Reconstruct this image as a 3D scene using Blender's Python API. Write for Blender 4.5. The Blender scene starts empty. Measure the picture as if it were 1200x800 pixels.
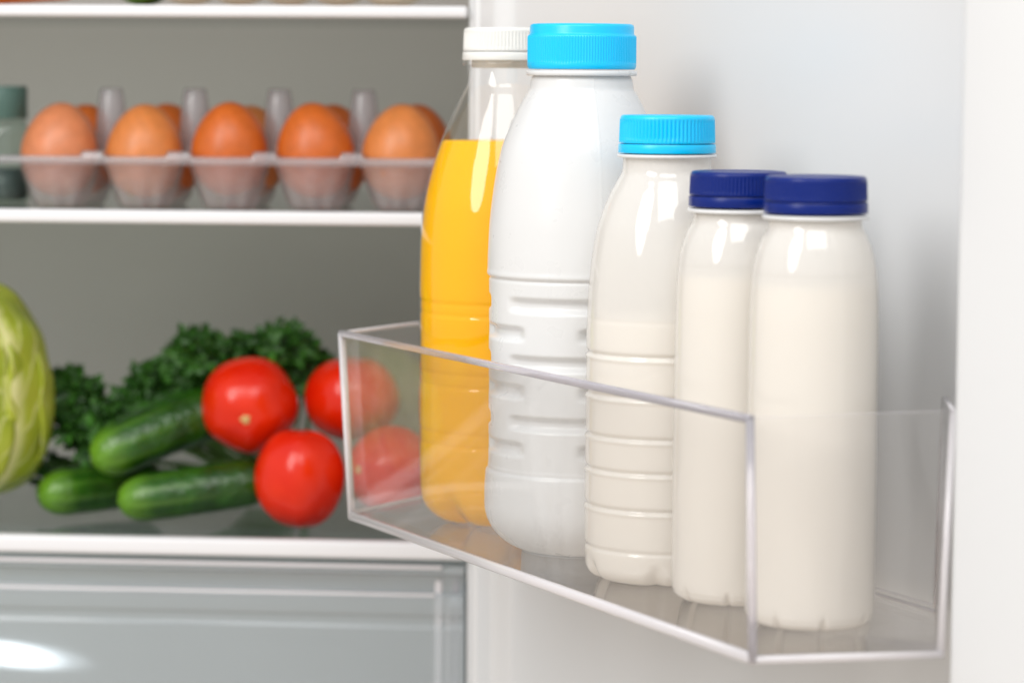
import bpy, bmesh, math, random
from mathutils import Vector, Matrix, noise
R = random.Random(7)
PI = math.pi
scn = bpy.context.scene
COL = scn.collection

# ------------------------------------------------------------------ camera
F = 3300.0
CZ = 0.217
PITCH = math.atan(311 / F)
ROLL = 0.006
fwd = Vector((0, math.cos(PITCH), -math.sin(PITCH)))
r0 = Vector((1, 0, 0)); u0 = r0.cross(fwd).normalized()
rgt = r0 * math.cos(ROLL) + u0 * math.sin(ROLL)
upv = u0 * math.cos(ROLL) - r0 * math.sin(ROLL)
CP = Vector((0, 0, CZ))
def ray(px, py): return fwd + rgt * ((px - 600) / F) - upv * ((py - 400) / F)
def PZ(px, py, z):
    d = ray(px, py); return CP + d * ((z - CZ) / d.z)
def PY(px, py, Y):
    d = ray(px, py); return CP + d * (Y / d.y)
def dep(p): return (p - CP).dot(fwd)
cam = bpy.data.cameras.new('camera'); co = bpy.data.objects.new('camera', cam); COL.objects.link(co)
cam.sensor_width = 36; cam.lens = 36 * F / 1200
co.matrix_world = Matrix(((rgt.x, upv.x, -fwd.x, CP.x), (rgt.y, upv.y, -fwd.y, CP.y), (rgt.z, upv.z, -fwd.z, CP.z), (0, 0, 0, 1)))
cam.clip_start = .05; cam.clip_end = 50
cam.dof.use_dof = True; cam.dof.focus_distance = 1.235; cam.dof.aperture_fstop = 7.0
scn.camera = co

# ------------------------------------------------------------------ materials
def newmat(name):
    m = bpy.data.materials.new(name); m.use_nodes = True
    nt = m.node_tree; b = nt.nodes['Principled BSDF']; return m, nt, b
def setp(b, **k):
    names = {'col': 'Base Color', 'rough': 'Roughness', 'sss': 'Subsurface Weight', 'sscale': 'Subsurface Scale', 'srad': 'Subsurface Radius',
             'coat': 'Coat Weight', 'crough': 'Coat Roughness', 'spec': 'Specular IOR Level', 'trans': 'Transmission Weight', 'ior': 'IOR', 'metal': 'Metallic', 'alpha': 'Alpha'}
    for a, v in k.items():
        if a == 'col' and len(v) == 3: v = (*v, 1)
        b.inputs[names[a]].default_value = v
def lin(r, g, b):
    f = lambda c: (c / 255 / 12.92) if c <= 10 else ((c / 255 + .055) / 1.055) ** 2.4
    return (f(r), f(g), f(b))
def plastic(name, col, rough=.3, bump=0.0, bscale=90, **k):
    m, nt, b = newmat(name); setp(b, col=col, rough=rough, **k)
    tc = nt.nodes.new('ShaderNodeTexCoord')
    n = nt.nodes.new('ShaderNodeTexNoise'); n.inputs['Scale'].default_value = bscale; n.inputs['Detail'].default_value = 3
    nt.links.new(tc.outputs['Object'], n.inputs['Vector'])
    mr = nt.nodes.new('ShaderNodeMapRange'); mr.inputs['To Min'].default_value = rough * .85; mr.inputs['To Max'].default_value = rough * 1.2
    nt.links.new(n.outputs['Fac'], mr.inputs['Value']); nt.links.new(mr.outputs[0], b.inputs['Roughness'])
    if bump:
        bp = nt.nodes.new('ShaderNodeBump'); bp.inputs['Strength'].default_value = 1; bp.inputs['Distance'].default_value = bump
        nt.links.new(n.outputs['Fac'], bp.inputs['Height']); nt.links.new(bp.outputs[0], b.inputs['Normal'])
    return m
def schlick(nt, f0=.04, power=5.0):
    g = nt.nodes.new('ShaderNodeNewGeometry'); d = nt.nodes.new('ShaderNodeVectorMath'); d.operation = 'DOT_PRODUCT'
    nt.links.new(g.outputs['Normal'], d.inputs[0]); nt.links.new(g.outputs['Incoming'], d.inputs[1])
    def M(op, a, bb=None):
        q = nt.nodes.new('ShaderNodeMath'); q.operation = op
        if isinstance(a, (int, float)): q.inputs[0].default_value = a
        else: nt.links.new(a, q.inputs[0])
        if bb is not None:
            if isinstance(bb, (int, float)): q.inputs[1].default_value = bb
            else: nt.links.new(bb, q.inputs[1])
        return q.outputs[0]
    a = M('ABSOLUTE', d.outputs['Value']); a = M('SUBTRACT', 1.0, a); a = M('MAXIMUM', a, 0.0); a = M('POWER', a, power)
    a = M('MULTIPLY', a, 1 - f0); return M('ADD', a, f0)
def clearmat(name, tint=(.97, .97, .96), f0=.04, rough=.01, haze=0.0, hazecol=(.85, .85, .85), bump=0, bscale=60):
    """thin clear plastic or glass: see-through, with fresnel reflection and a little milky haze"""
    m = bpy.data.materials.new(name); m.use_nodes = True; nt = m.node_tree; nt.nodes.clear()
    out = nt.nodes.new('ShaderNodeOutputMaterial')
    t = nt.nodes.new('ShaderNodeBsdfTransparent'); t.inputs[0].default_value = (*tint, 1)
    gl = nt.nodes.new('ShaderNodeBsdfGlossy'); gl.inputs['Roughness'].default_value = rough
    base = t.outputs[0]
    if haze:
        df = nt.nodes.new('ShaderNodeBsdfDiffuse'); df.inputs[0].default_value = (*hazecol, 1)
        tr = nt.nodes.new('ShaderNodeBsdfTranslucent'); tr.inputs[0].default_value = (*hazecol, 1)
        mm = nt.nodes.new('ShaderNodeMixShader'); mm.inputs[0].default_value = .5
        nt.links.new(df.outputs[0], mm.inputs[1]); nt.links.new(tr.outputs[0], mm.inputs[2])
        mh = nt.nodes.new('ShaderNodeMixShader'); mh.inputs[0].default_value = haze
        nt.links.new(base, mh.inputs[1]); nt.links.new(mm.outputs[0], mh.inputs[2]); base = mh.outputs[0]
    mx = nt.nodes.new('ShaderNodeMixShader'); nt.links.new(schlick(nt, f0), mx.inputs[0])
    nt.links.new(base, mx.inputs[1]); nt.links.new(gl.outputs[0], mx.inputs[2]); nt.links.new(mx.outputs[0], out.inputs[0])
    if bump:
        tc = nt.nodes.new('ShaderNodeTexCoord'); n = nt.nodes.new('ShaderNodeTexNoise'); n.inputs['Scale'].default_value = bscale
        nt.links.new(tc.outputs['Object'], n.inputs['Vector'])
        bp = nt.nodes.new('ShaderNodeBump'); bp.inputs['Strength'].default_value = 1; bp.inputs['Distance'].default_value = bump
        nt.links.new(n.outputs['Fac'], bp.inputs['Height']); nt.links.new(bp.outputs[0], gl.inputs['Normal'])
    return m
def ramp_noise(name, stops, scale, rough, detail=4, bump=0, bscale=None, vec=None, **k):
    m, nt, b = newmat(name); setp(b, rough=rough, **k)
    tc = nt.nodes.new('ShaderNodeTexCoord'); mp = nt.nodes.new('ShaderNodeMapping')
    if vec: mp.inputs['Scale'].default_value = vec
    nt.links.new(tc.outputs['Object'], mp.inputs[0])
    n = nt.nodes.new('ShaderNodeTexNoise'); n.inputs['Scale'].default_value = scale; n.inputs['Detail'].default_value = detail
    nt.links.new(mp.outputs[0], n.inputs['Vector'])
    cr = nt.nodes.new('ShaderNodeValToRGB'); e = cr.color_ramp.elements
    while len(e) < len(stops): e.new(.5)
    for q, (p, c) in zip(e, stops): q.position = p; q.color = (*c, 1)
    nt.links.new(n.outputs['Fac'], cr.inputs[0]); nt.links.new(cr.outputs[0], b.inputs['Base Color'])
    if bump:
        n2 = nt.nodes.new('ShaderNodeTexNoise'); n2.inputs['Scale'].default_value = bscale or scale
        nt.links.new(tc.outputs['Object'], n2.inputs['Vector'])
        bp = nt.nodes.new('ShaderNodeBump'); bp.inputs['Strength'].default_value = 1; bp.inputs['Distance'].default_value = bump
        nt.links.new(n2.outputs['Fac'], bp.inputs['Height']); nt.links.new(bp.outputs[0], b.inputs['Normal'])
    return m

M = {}
M['blue'] = plastic('light_blue_plastic', (.0, .56, .97), .32, bump=.00004, bscale=900, sss=.15, sscale=.002, srad=(.3, .7, 1))
M['navy'] = plastic('navy_plastic', (.0, .014, .165), .30, spec=.3, bump=.00004, bscale=900)
M['whitecap'] = plastic('white_cap_plastic', (.80, .80, .77), .35, bump=.00004, bscale=900, sss=.2, sscale=.002, srad=(1, 1, 1))
M['hdpe'] = plastic('white_milk_plastic', (.71, .715, .715), .28, sss=.15, sscale=.004, srad=(1, 1, 1))
M['juice'] = plastic('orange_juice', (1.0, .50, .0), .35, sss=.3, sscale=.004, srad=(1.0, .6, .05), spec=.06)
M['milk'] = plastic('cultured_milk', (.91, .855, .76), .4, sss=.3, sscale=.004, srad=(1, .9, .8), spec=.06)
M['pet'] = clearmat('clear_bottle_plastic', (.985, .985, .98), .06, .012, bump=.00015, bscale=45)
M['bin'] = clearmat('clear_bin_plastic', (.995, .992, .99), .05, .006, haze=.02, hazecol=(.97, .95, .93))
M['binfloor'] = clearmat('clear_bin_floor', (.985, .98, .975), .10, .02, haze=.26, hazecol=(.97, .95, .94))
M['drawer'] = clearmat('clear_drawer_plastic', (.96, .97, .975), .05, .04, haze=.32, hazecol=(.91, .97, 1.0))
M['glass'] = clearmat('shelf_glass', (.90, .94, .925), .09, .015)
M['tray'] = clearmat('frosted_tray_plastic', (.95, .95, .96), .05, .16, haze=.23, hazecol=(.92, .90, .93))
def edge():
    m, nt, b = newmat('polished_plastic_edge'); setp(b, col=(.90, .87, .92), rough=.08, trans=.68, ior=1.49); return m
M['edge'] = edge()
def edgew():
    m, nt, b = newmat('whitened_plastic_edge'); setp(b, col=(.93, .90, .92), rough=.12, trans=.35, ior=1.49); return m  # edge plastic whitened to imitate light piped through clear edges
M['edgewhite'] = edgew()
def frosted(name, col, trans):
    """milky bottle wall: part of the light goes straight through to what is inside, over it a glossy skin"""
    m = bpy.data.materials.new(name); m.use_nodes = True; nt = m.node_tree; nt.nodes.clear()
    out = nt.nodes.new('ShaderNodeOutputMaterial')
    t = nt.nodes.new('ShaderNodeBsdfTransparent'); t.inputs[0].default_value = (.97, .97, .96, 1)
    d = nt.nodes.new('ShaderNodeBsdfDiffuse'); d.inputs[0].default_value = (*col, 1)
    tr = nt.nodes.new('ShaderNodeBsdfTranslucent'); tr.inputs[0].default_value = (*col, 1)
    dm = nt.nodes.new('ShaderNodeMixShader'); dm.inputs[0].default_value = .3
    nt.links.new(d.outputs[0], dm.inputs[1]); nt.links.new(tr.outputs[0], dm.inputs[2])
    m1 = nt.nodes.new('ShaderNodeMixShader'); m1.inputs[0].default_value = trans
    nt.links.new(dm.outputs[0], m1.inputs[1]); nt.links.new(t.outputs[0], m1.inputs[2])
    gl = nt.nodes.new('ShaderNodeBsdfGlossy'); gl.inputs['Roughness'].default_value = .07
    tc = nt.nodes.new('ShaderNodeTexCoord'); n = nt.nodes.new('ShaderNodeTexNoise'); n.inputs['Scale'].default_value = 50
    nt.links.new(tc.outputs['Object'], n.inputs['Vector'])
    bp = nt.nodes.new('ShaderNodeBump'); bp.inputs['Strength'].default_value = 1; bp.inputs['Distance'].default_value = .0001
    nt.links.new(n.outputs['Fac'], bp.inputs['Height']); nt.links.new(bp.outputs[0], gl.inputs['Normal'])
    m2 = nt.nodes.new('ShaderNodeMixShader'); nt.links.new(schlick(nt, .075), m2.inputs[0])
    nt.links.new(m1.outputs[0], m2.inputs[1]); nt.links.new(gl.outputs[0], m2.inputs[2]); nt.links.new(m2.outputs[0], out.inputs[0])
    return m
M['frost'] = frosted('milky_bottle_plastic', (.94, .915, .875), .18)
M['liner'] = plastic('fridge_liner', (.455, .42, .388), .38, bump=.0001, bscale=40)
M['rimwhite'] = plastic('fridge_rim_white', (.74, .75, .76), .35, bump=.0001, bscale=40)
M['door'] = plastic('door_liner_white', (.715, .725, .735), .33, bump=.0002, bscale=18)
M['gasket'] = plastic('gasket_rubber', (.62, .62, .62), .5)
M['trim'] = plastic('shelf_trim_white', (.80, .80, .82), .3)
M['tomato'] = ramp_noise('tomato_skin', [(.3, (.62, .010, .001)), (.7, (.76, .028, .002))], 30, .2, bump=.0002, bscale=60, spec=.4)
M['scar'] = plastic('tomato_scar', (.62, .42, .16), .6)
M['parsley'] = ramp_noise('parsley_leaf', [(.3, (.008, .045, .004)), (.75, (.055, .19, .018))], 130, .45)
M['stem'] = plastic('parsley_stem', (.09, .20, .03), .45)
M['carrot'] = ramp_noise('carrot_skin', [(.3, (.75, .13, .01)), (.7, (.85, .2, .02))], 60, .4, vec=(1, 1, 1))
M['jarglass'] = clearmat('jar_glass', (.80, .88, .84), .05, .03, haze=.12, hazecol=(.5, .55, .5))
M['jarlid'] = plastic('jar_lid', (.10, .19, .165), .4)
M['jarfill'] = plastic('jar_filling', (.006, .035, .04), .4)
M['pale'] = ramp_noise('pale_eggshell', [(.3, (.80, .70, .57)), (.7, (.86, .77, .64))], 60, .45)
def eggmat(name, col):
    d = tuple(c * .86 for c in col)
    return ramp_noise(name, [(.35, d), (.65, col)], 160, .38, bump=.00008, bscale=500, sss=.15, sscale=.004, srad=(1, .5, .3))
M['egg0'] = eggmat('egg_shell_pale', (.68, .235, .10))
M['egg1'] = eggmat('egg_shell_tan', (.70, .23, .06))
M['egg2'] = eggmat('egg_shell_deep', (.64, .14, .018))
def cucmat():
    m, nt, b = newmat('cucumber_skin'); setp(b, rough=.28)
    tc = nt.nodes.new('ShaderNodeTexCoord'); sx = nt.nodes.new('ShaderNodeSeparateXYZ'); nt.links.new(tc.outputs['Object'], sx.inputs[0])
    at = nt.nodes.new('ShaderNodeMath'); at.operation = 'ARCTAN2'; nt.links.new(sx.outputs['Y'], at.inputs[0]); nt.links.new(sx.outputs['Z'], at.inputs[1])
    ml = nt.nodes.new('ShaderNodeMath'); ml.operation = 'MULTIPLY'; ml.inputs[1].default_value = 10; nt.links.new(at.outputs[0], ml.inputs[0])
    sn = nt.nodes.new('ShaderNodeMath'); sn.operation = 'SINE'; nt.links.new(ml.outputs[0], sn.inputs[0])
    # stripes are strong near the blossom tip (x = 0) and die out along the fruit
    mr = nt.nodes.new('ShaderNodeMapRange'); mr.inputs['From Min'].default_value = .0; mr.inputs['From Max'].default_value = .055
    mr.inputs['To Min'].default_value = .35; mr.inputs['To Max'].default_value = .03; nt.links.new(sx.outputs['X'], mr.inputs['Value'])
    st = nt.nodes.new('ShaderNodeMapRange'); st.inputs['From Min'].default_value = .1; st.inputs['From Max'].default_value = 1.0
    nt.links.new(sn.outputs[0], st.inputs['Value'])
    mu = nt.nodes.new('ShaderNodeMath'); mu.operation = 'MULTIPLY'; nt.links.new(st.outputs[0], mu.inputs[0]); nt.links.new(mr.outputs[0], mu.inputs[1])
    n = nt.nodes.new('ShaderNodeTexNoise'); n.inputs['Scale'].default_value = 70; nt.links.new(tc.outputs['Object'], n.inputs['Vector'])
    c1 = nt.nodes.new('ShaderNodeValToRGB'); c1.color_ramp.elements[0].position = .35; c1.color_ramp.elements[0].color = (.008, .042, .002, 1)
    c1.color_ramp.elements[1].position = .7; c1.color_ramp.elements[1].color = (.022, .10, .004, 1)
    nt.links.new(n.outputs['Fac'], c1.inputs[0])
    tip = nt.nodes.new('ShaderNodeMapRange'); tip.inputs['From Min'].default_value = .0; tip.inputs['From Max'].default_value = .02
    tip.inputs['To Min'].default_value = .8; tip.inputs['To Max'].default_value = .0; nt.links.new(sx.outputs['X'], tip.inputs['Value'])
    mx = nt.nodes.new('ShaderNodeMix'); mx.data_type = 'RGBA'; nt.links.new(mu.outputs[0], mx.inputs['Factor'])
    nt.links.new(c1.outputs[0], mx.inputs['A']); mx.inputs['B'].default_value = (.20, .40, .06, 1)
    m2 = nt.nodes.new('ShaderNodeMix'); m2.data_type = 'RGBA'; nt.links.new(tip.outputs[0], m2.inputs['Factor'])
    nt.links.new(mx.outputs['Result'], m2.inputs['A']); m2.inputs['B'].default_value = (.16, .36, .02, 1)
    nt.links.new(m2.outputs['Result'], b.inputs['Base Color'])
    vn = nt.nodes.new('ShaderNodeTexVoronoi'); vn.inputs['Scale'].default_value = 190; nt.links.new(tc.outputs['Object'], vn.inputs['Vector'])
    bp = nt.nodes.new('ShaderNodeBump'); bp.inputs['Distance'].default_value = .0006; bp.invert = True; nt.links.new(vn.outputs['Distance'], bp.inputs['Height'])
    nt.links.new(bp.outputs[0], b.inputs['Normal'])
    return m
M['cucumber'] = cucmat()
def cabmat():
    """leaf: UV x across the leaf (0.5 = midrib), y from the base up; side veins leave the midrib at an angle"""
    m, nt, b = newmat('cabbage_leaf'); setp(b, rough=.38, sss=.15, sscale=.003, srad=(.6, 1, .2))
    uv = nt.nodes.new('ShaderNodeUVMap'); sp = nt.nodes.new('ShaderNodeSeparateXYZ'); nt.links.new(uv.outputs[0], sp.inputs[0])
    def Mt(op, *a):
        q = nt.nodes.new('ShaderNodeMath'); q.operation = op
        for i, v in enumerate(a):
            if isinstance(v, (int, float)): q.inputs[i].default_value = v
            else: nt.links.new(v, q.inputs[i])
        return q.outputs[0]
    nz = nt.nodes.new('ShaderNodeTexNoise'); nz.inputs['Scale'].default_value = 5; nt.links.new(uv.outputs[0], nz.inputs['Vector'])
    x = Mt('ABSOLUTE', Mt('SUBTRACT', sp.outputs[0], .5))
    v = Mt('ADD', Mt('SUBTRACT', Mt('MULTIPLY', sp.outputs[1], 7), Mt('MULTIPLY', x, 9)), Mt('MULTIPLY', nz.outputs['Fac'], 1.6))
    s = Mt('ABSOLUTE', Mt('SINE', Mt('MULTIPLY', v, PI)))
    vein = Mt('SUBTRACT', 1.0, Mt('MINIMUM', Mt('MULTIPLY', s, 2.4), 1.0))
    rib = Mt('SUBTRACT', 1.0, Mt('MINIMUM', Mt('MULTIPLY', x, 14), 1.0))
    fac = Mt('MAXIMUM', Mt('MULTIPLY', Mt('POWER', vein, 1.5), .6), rib)
    cr = nt.nodes.new('ShaderNodeValToRGB'); cr.color_ramp.elements[0].color = (.26, .34, .012, 1); cr.color_ramp.elements[1].color = (.50, .55, .06, 1)
    cr.color_ramp.elements[0].position = .3; cr.color_ramp.elements[1].position = .7
    n2 = nt.nodes.new('ShaderNodeTexNoise'); n2.inputs['Scale'].default_value = 3; nt.links.new(uv.outputs[0], n2.inputs['Vector'])
    nt.links.new(n2.outputs['Fac'], cr.inputs[0])
    mx = nt.nodes.new('ShaderNodeMix'); mx.data_type = 'RGBA'; nt.links.new(fac, mx.inputs['Factor'])
    nt.links.new(cr.outputs[0], mx.inputs['A']); mx.inputs['B'].default_value = (.82, .82, .38, 1); nt.links.new(mx.outputs['Result'], b.inputs['Base Color'])
    bp = nt.nodes.new('ShaderNodeBump'); bp.inputs['Distance'].default_value = .0006; nt.links.new(fac, bp.inputs['Height']); nt.links.new(bp.outputs[0], b.inputs['Normal'])
    return m
M['cabbage'] = cabmat()

# ------------------------------------------------------------------ object helpers
def tag(o, label=None, cat=None, group=None, kind=None):
    if label: o['label'] = label
    if cat: o['category'] = cat
    if group: o['group'] = group
    if kind: o['kind'] = kind
    return o
def thing(name, label, cat, loc=(0, 0, 0), group=None):
    o = bpy.data.objects.new(name, None); COL.objects.link(o); o.location = loc; o.empty_display_size = .01
    return tag(o, label, cat, group)
def wloc(o):
    v = Vector(o.location)
    while o.parent: o = o.parent; v += Vector(o.location)
    return v
def mesh(name, verts, faces, mat, parent=None, smooth=True, world=False, mats=None, fm=None, angle=None):
    me = bpy.data.meshes.new(name)
    if world and parent:
        off = wloc(parent); verts = [Vector(v) - off for v in verts]
    me.from_pydata([tuple(v) for v in verts], [], faces)
    for mm in (mats or [mat]): me.materials.append(mm)
    if fm:
        for p, i in zip(me.polygons, fm): p.material_index = i
    bm = bmesh.new(); bm.from_mesh(me); bmesh.ops.recalc_face_normals(bm, faces=bm.faces); bm.to_mesh(me); bm.free()
    me.polygons.foreach_set('use_smooth', [smooth] * len(me.polygons))
    if angle: me.set_sharp_from_angle(angle=math.radians(angle))
    o = bpy.data.objects.new(name, me); COL.objects.link(o)
    if parent: o.parent = parent
    return o
def bevel(o, w, seg=3):
    b = o.modifiers.new('bevel', 'BEVEL'); b.width = w; b.segments = seg; b.limit_method = 'ANGLE'; b.angle_limit = math.radians(30); b.harden_normals = False
    return o
def lathe(name, prof, mat, parent=None, seg=128, disp=None, angle=None, cap0=True, cap1=True):
    """prof: (r, z) list from bottom up"""
    V = []; Fc = []
    for r, z in prof:
        for k in range(seg):
            th = 2 * PI * k / seg
            rr = r + (disp(th, z, r) if disp else 0)
            V.append((rr * math.sin(th), -rr * math.cos(th), z))
    n = len(prof)
    for i in range(n - 1):
        for k in range(seg):
            a = i * seg + k; b = i * seg + (k + 1) % seg
            Fc.append((a, b, b + seg, a + seg))
    if cap0: Fc.append(tuple(range(seg))[::-1])
    if cap1: Fc.append(tuple(range((n - 1) * seg, n * seg)))
    return mesh(name, V, Fc, mat, parent, angle=angle)
def pchip(xs, ys):
    n = len(xs); h = [xs[i+1]-xs[i] for i in range(n-1)]; d = [(ys[i+1]-ys[i])/h[i] for i in range(n-1)]
    m = [0.0]*n; m[0] = d[0]; m[-1] = d[-1]
    for i in range(1, n-1):
        if d[i-1]*d[i] > 0:
            w1 = 2*h[i]+h[i-1]; w2 = h[i]+2*h[i-1]; m[i] = (w1+w2)/(w1/d[i-1]+w2/d[i])
    def f(x):
        if x <= xs[0]: return ys[0]
        if x >= xs[-1]: return ys[-1]
        i = 0
        while x > xs[i+1]: i += 1
        t = (x-xs[i])/h[i]; t2 = t*t; t3 = t2*t
        return (2*t3-3*t2+1)*ys[i]+(t3-2*t2+t)*h[i]*m[i]+(-2*t3+3*t2)*ys[i+1]+(t3-t2)*h[i]*m[i+1]
    return f
def gauss(x, c, w): return math.exp(-((x - c) / w) ** 2)
def sstep(a, b, x):
    t = max(0, min(1, (x - a) / (b - a))); return t * t * (3 - 2 * t)
def box(name, a, b, mat, parent=None, frame=None, bev=0):
    """axis box a..b in frame coordinates"""
    V = [(x, y, z) for x in (a[0], b[0]) for y in (a[1], b[1]) for z in (a[2], b[2])]
    if frame: V = [frame(*v) for v in V]
    Fc = [(0, 1, 3, 2), (4, 6, 7, 5), (0, 4, 5, 1), (2, 3, 7, 6), (0, 2, 6, 4), (1, 5, 7, 3)]
    o = mesh(name, V, Fc, mat, parent, smooth=bool(bev), world=True)
    if bev: bevel(o, bev)
    return o

# ------------------------------------------------------------------ door bin plan (from its corners in the picture)
FL = .003
def xy(p): return Vector((p.x, p.y))
A0, B0, C0, E0 = xy(PZ(409, 608, 0)), xy(PZ(880, 778, 0)), xy(PZ(1106, 771, 0)), xy(PZ(1103, 718, FL))
AL = (A0 - B0).normalized(); AC = Vector((AL.y, -AL.x))          # along the door, and across it towards the door
if AC.x < 0: AC = -AC
accE = (E0 - B0).dot(AC)
TOP = .0905
At, Bt, Ct = xy(PZ(397, 389, TOP)), xy(PZ(877.5, 490, TOP)), xy(PZ(1121, 481, TOP))
dl = Vector((.62, 1)).normalized()                                   # left end panel direction
t_ = (accE - (A0 - B0).dot(AC)) / dl.dot(AC); D0 = A0 + dl * t_
Dt = At + dl * t_ ; Et = E0 + AC * .002 + AL * .001

# ------------------------------------------------------------------ refrigerator
ph = math.atan(.08)
ex = Vector((math.cos(ph), -math.sin(ph), 0)); ey = Vector((math.sin(ph), math.cos(ph), 0))
O = PY(549.5, 400, 1.51); O.z = 0
def FR(u, v, z): return O + ex * u + ey * v + Vector((0, 0, z))
def hitF(px, py, v):
    """where the picture ray meets the vertical plane v = const of the fridge"""
    d = ray(px, py); t = (FR(0, v, 0) - CP).dot(ey) / d.dot(ey); return CP + d * t
def zF(px, py, v=0): return hitF(px, py, v).z
fr = thing('refrigerator', 'open white refrigerator with grey interior, glass shelves and its door swung out to the right', 'refrigerator', FR(-.25, .15, -.42))
UL, UR, VB = -.52, 0.0, .33
ZB, ZT = -.40, .52
box('back_wall', (UL - .03, VB, ZB), (UR + .03, VB + .04, ZT), M['liner'], fr, FR)
box('side_wall', (UR + .002, -.004, ZB), (UR + .034, VB, ZT), M['rimwhite'], fr, FR, bev=.003)
box('side_wall', (UL - .03, -.004, ZB), (UL, VB, ZT), M['rimwhite'], fr, FR, bev=.003)
box('inner_liner', (UR - .0005, .002, ZB), (UR + .0015, VB, ZT), M['rimwhite'], fr, FR)
box('inner_liner', (UL + .0005, .012, ZB), (UL + .002, VB, ZT), M['liner'], fr, FR)
box('ceiling_panel', (UL, 0, ZT), (UR, VB, ZT + .03), M['liner'], fr, FR)
box('floor_panel', (UL, 0, ZB - .03), (UR, VB, ZB), M['liner'], fr, FR)
z3t, z3b = zF(300, 631), zF(300, 651)
z2t, z2b = zF(300, 247.5), zF(300, 263)
z1t, z1b = zF(300, 6.8), zF(300, 20.5)
def shelf(zt, zb, up=-.0015, gl=M['glass']):
    g = box('shelf', (UL + .004, .006, zt - .0055), (UR - .003, VB - .004, zt + up), gl, fr, FR)
    box('front_trim', (UL + .003, -.003, zb), (UR - .0015, .0055, zt), M['trim'], g, FR, bev=.0018)
    return g
shelf(z1t, z1b, -.0003); shelf(z2t, z2b); shelf(z3t, z3b)
Z2, Z3, Z1 = z2t - .0015, z3t - .0015, z1t - .0003

# door: the inner liner seen face on, a wide raised rib at its free edge
def DP(al, ac, z): p = B0 + AL * al + AC * ac; return Vector((p.x, p.y, z))
crest = (C0 - B0).dot(AC) + .002; surf = accE + .010
alC = (C0 - B0).dot(AL); alE = (E0 - B0).dot(AL)
prof = [(-.098, surf + .03), (-.098, crest + .008), (-.096, crest + .002), (-.090, crest)]
ec = alC + .004
rr = .008
for t in range(11):
    a = PI / 2 * t / 10
    prof.append((ec - rr + rr * math.sin(a), crest + rr - rr * math.cos(a)))
prof.append((alE - .006, surf - .008))
for t in range(1, 9):
    a = PI / 2 * t / 8
    prof.append((alE - .006 + .014 * (1 - math.cos(a)), surf - .008 + .008 * math.sin(a)))
hz = .475
prof += [(.1, surf), (.2, surf), (.3, surf), (hz - .03, surf)]
for t in range(1, 9): prof.append((hz - .03 + .012 * t / 8, surf - .008 * sstep(0, 1, t / 8)))
prof += [(hz, surf - .008), (hz + .003, surf - .005), (hz + .003, surf + .03)]
V = []; Fc = []
NZ = 24
for i in range(NZ + 1):
    z = ZB + (ZT - ZB) * i / NZ
    for al, ac in prof: V.append(DP(al, ac, z))
n = len(prof)
for i in range(NZ):
    for k in range(n - 1): Fc.append((i*n+k, i*n+k+1, (i+1)*n+k+1, (i+1)*n+k))
    Fc.append((i*n+n-1, i*n, (i+1)*n, (i+1)*n+n-1))
Fc.append(tuple(range(n))); Fc.append(tuple(range(NZ*n, NZ*n+n)))
door = mesh('door', V, Fc, M['door'], fr, world=True, angle=40)
gk = [DP(hz + .0045, surf - .004, ZB), DP(hz + .0125, surf - .004, ZB), DP(hz + .0125, surf + .012, ZB), DP(hz + .0045, surf + .012, ZB)]
V = gk + [v + Vector((0, 0, ZT - ZB)) for v in gk]
bevel(mesh('gasket', V, [(0,1,2,3), (4,5,6,7), (0,1,5,4), (1,2,6,5), (2,3,7,6), (3,0,4,7)], M['gasket'], door, world=True), .002)

# ------------------------------------------------------------------ door bin
outl = [A0, B0, C0, E0, E0 + AL * .003, D0 - AL * .004, D0]
outt = [At, Bt, Ct, Et, Et + AL * .003, Dt - AL * .004, Dt]
hts = [TOP, TOP, TOP, TOP, .006, .006, TOP]
# blend the drafted outline at low points
outt = [o.lerp(t, h / TOP) for o, t, h in zip(outl, outt, hts)]
def inset(P, d):
    n = len(P); area = sum(P[i].x * P[(i+1) % n].y - P[(i+1) % n].x * P[i].y for i in range(n)); s = 1 if area > 0 else -1
    out = []
    for i in range(n):
        a, b, c = P[i-1], P[i], P[(i+1) % n]
        e1 = (b - a).normalized(); e2 = (c - b).normalized()
        n1 = Vector((-e1.y, e1.x)) * s; n2 = Vector((-e2.y, e2.x)) * s
        bis = (n1 + n2); k = 2 * d / max(bis.length_squared, .4) ; out.append(b + bis * k)
    return out
TH = .0028
innb, innt = inset(outl, TH), inset(outt, TH)
bn = thing('door_bin', 'clear plastic door bin on the fridge door holding a row of five bottles', 'door bin', (*((A0 + C0) / 2), 0))
V = [(*p, 0) for p in outl] + [(*p, h) for p, h in zip(outt, hts)] + [(*p, h) for p, h in zip(innt, hts)] + [(*p, FL) for p in innb]
n = 7; Fc = [tuple(range(n)), tuple(range(3*n, 4*n))]; fm = [2, 2]
for i in range(n):
    j = (i + 1) % n
    Fc += [(i, j, n+j, n+i), (n+i, n+j, 2*n+j, 2*n+i), (2*n+i, 2*n+j, 3*n+j, 3*n+i)]; fm += [0, 1, 0]
bo = mesh('bin_shell', [Vector(v) for v in V], Fc, None, bn, world=True, mats=[M['bin'], M['edge'], M['binfloor']], fm=fm)
bv = bevel(bo, .0008, 3).modifiers['bevel']; bv.material = 1
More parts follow.
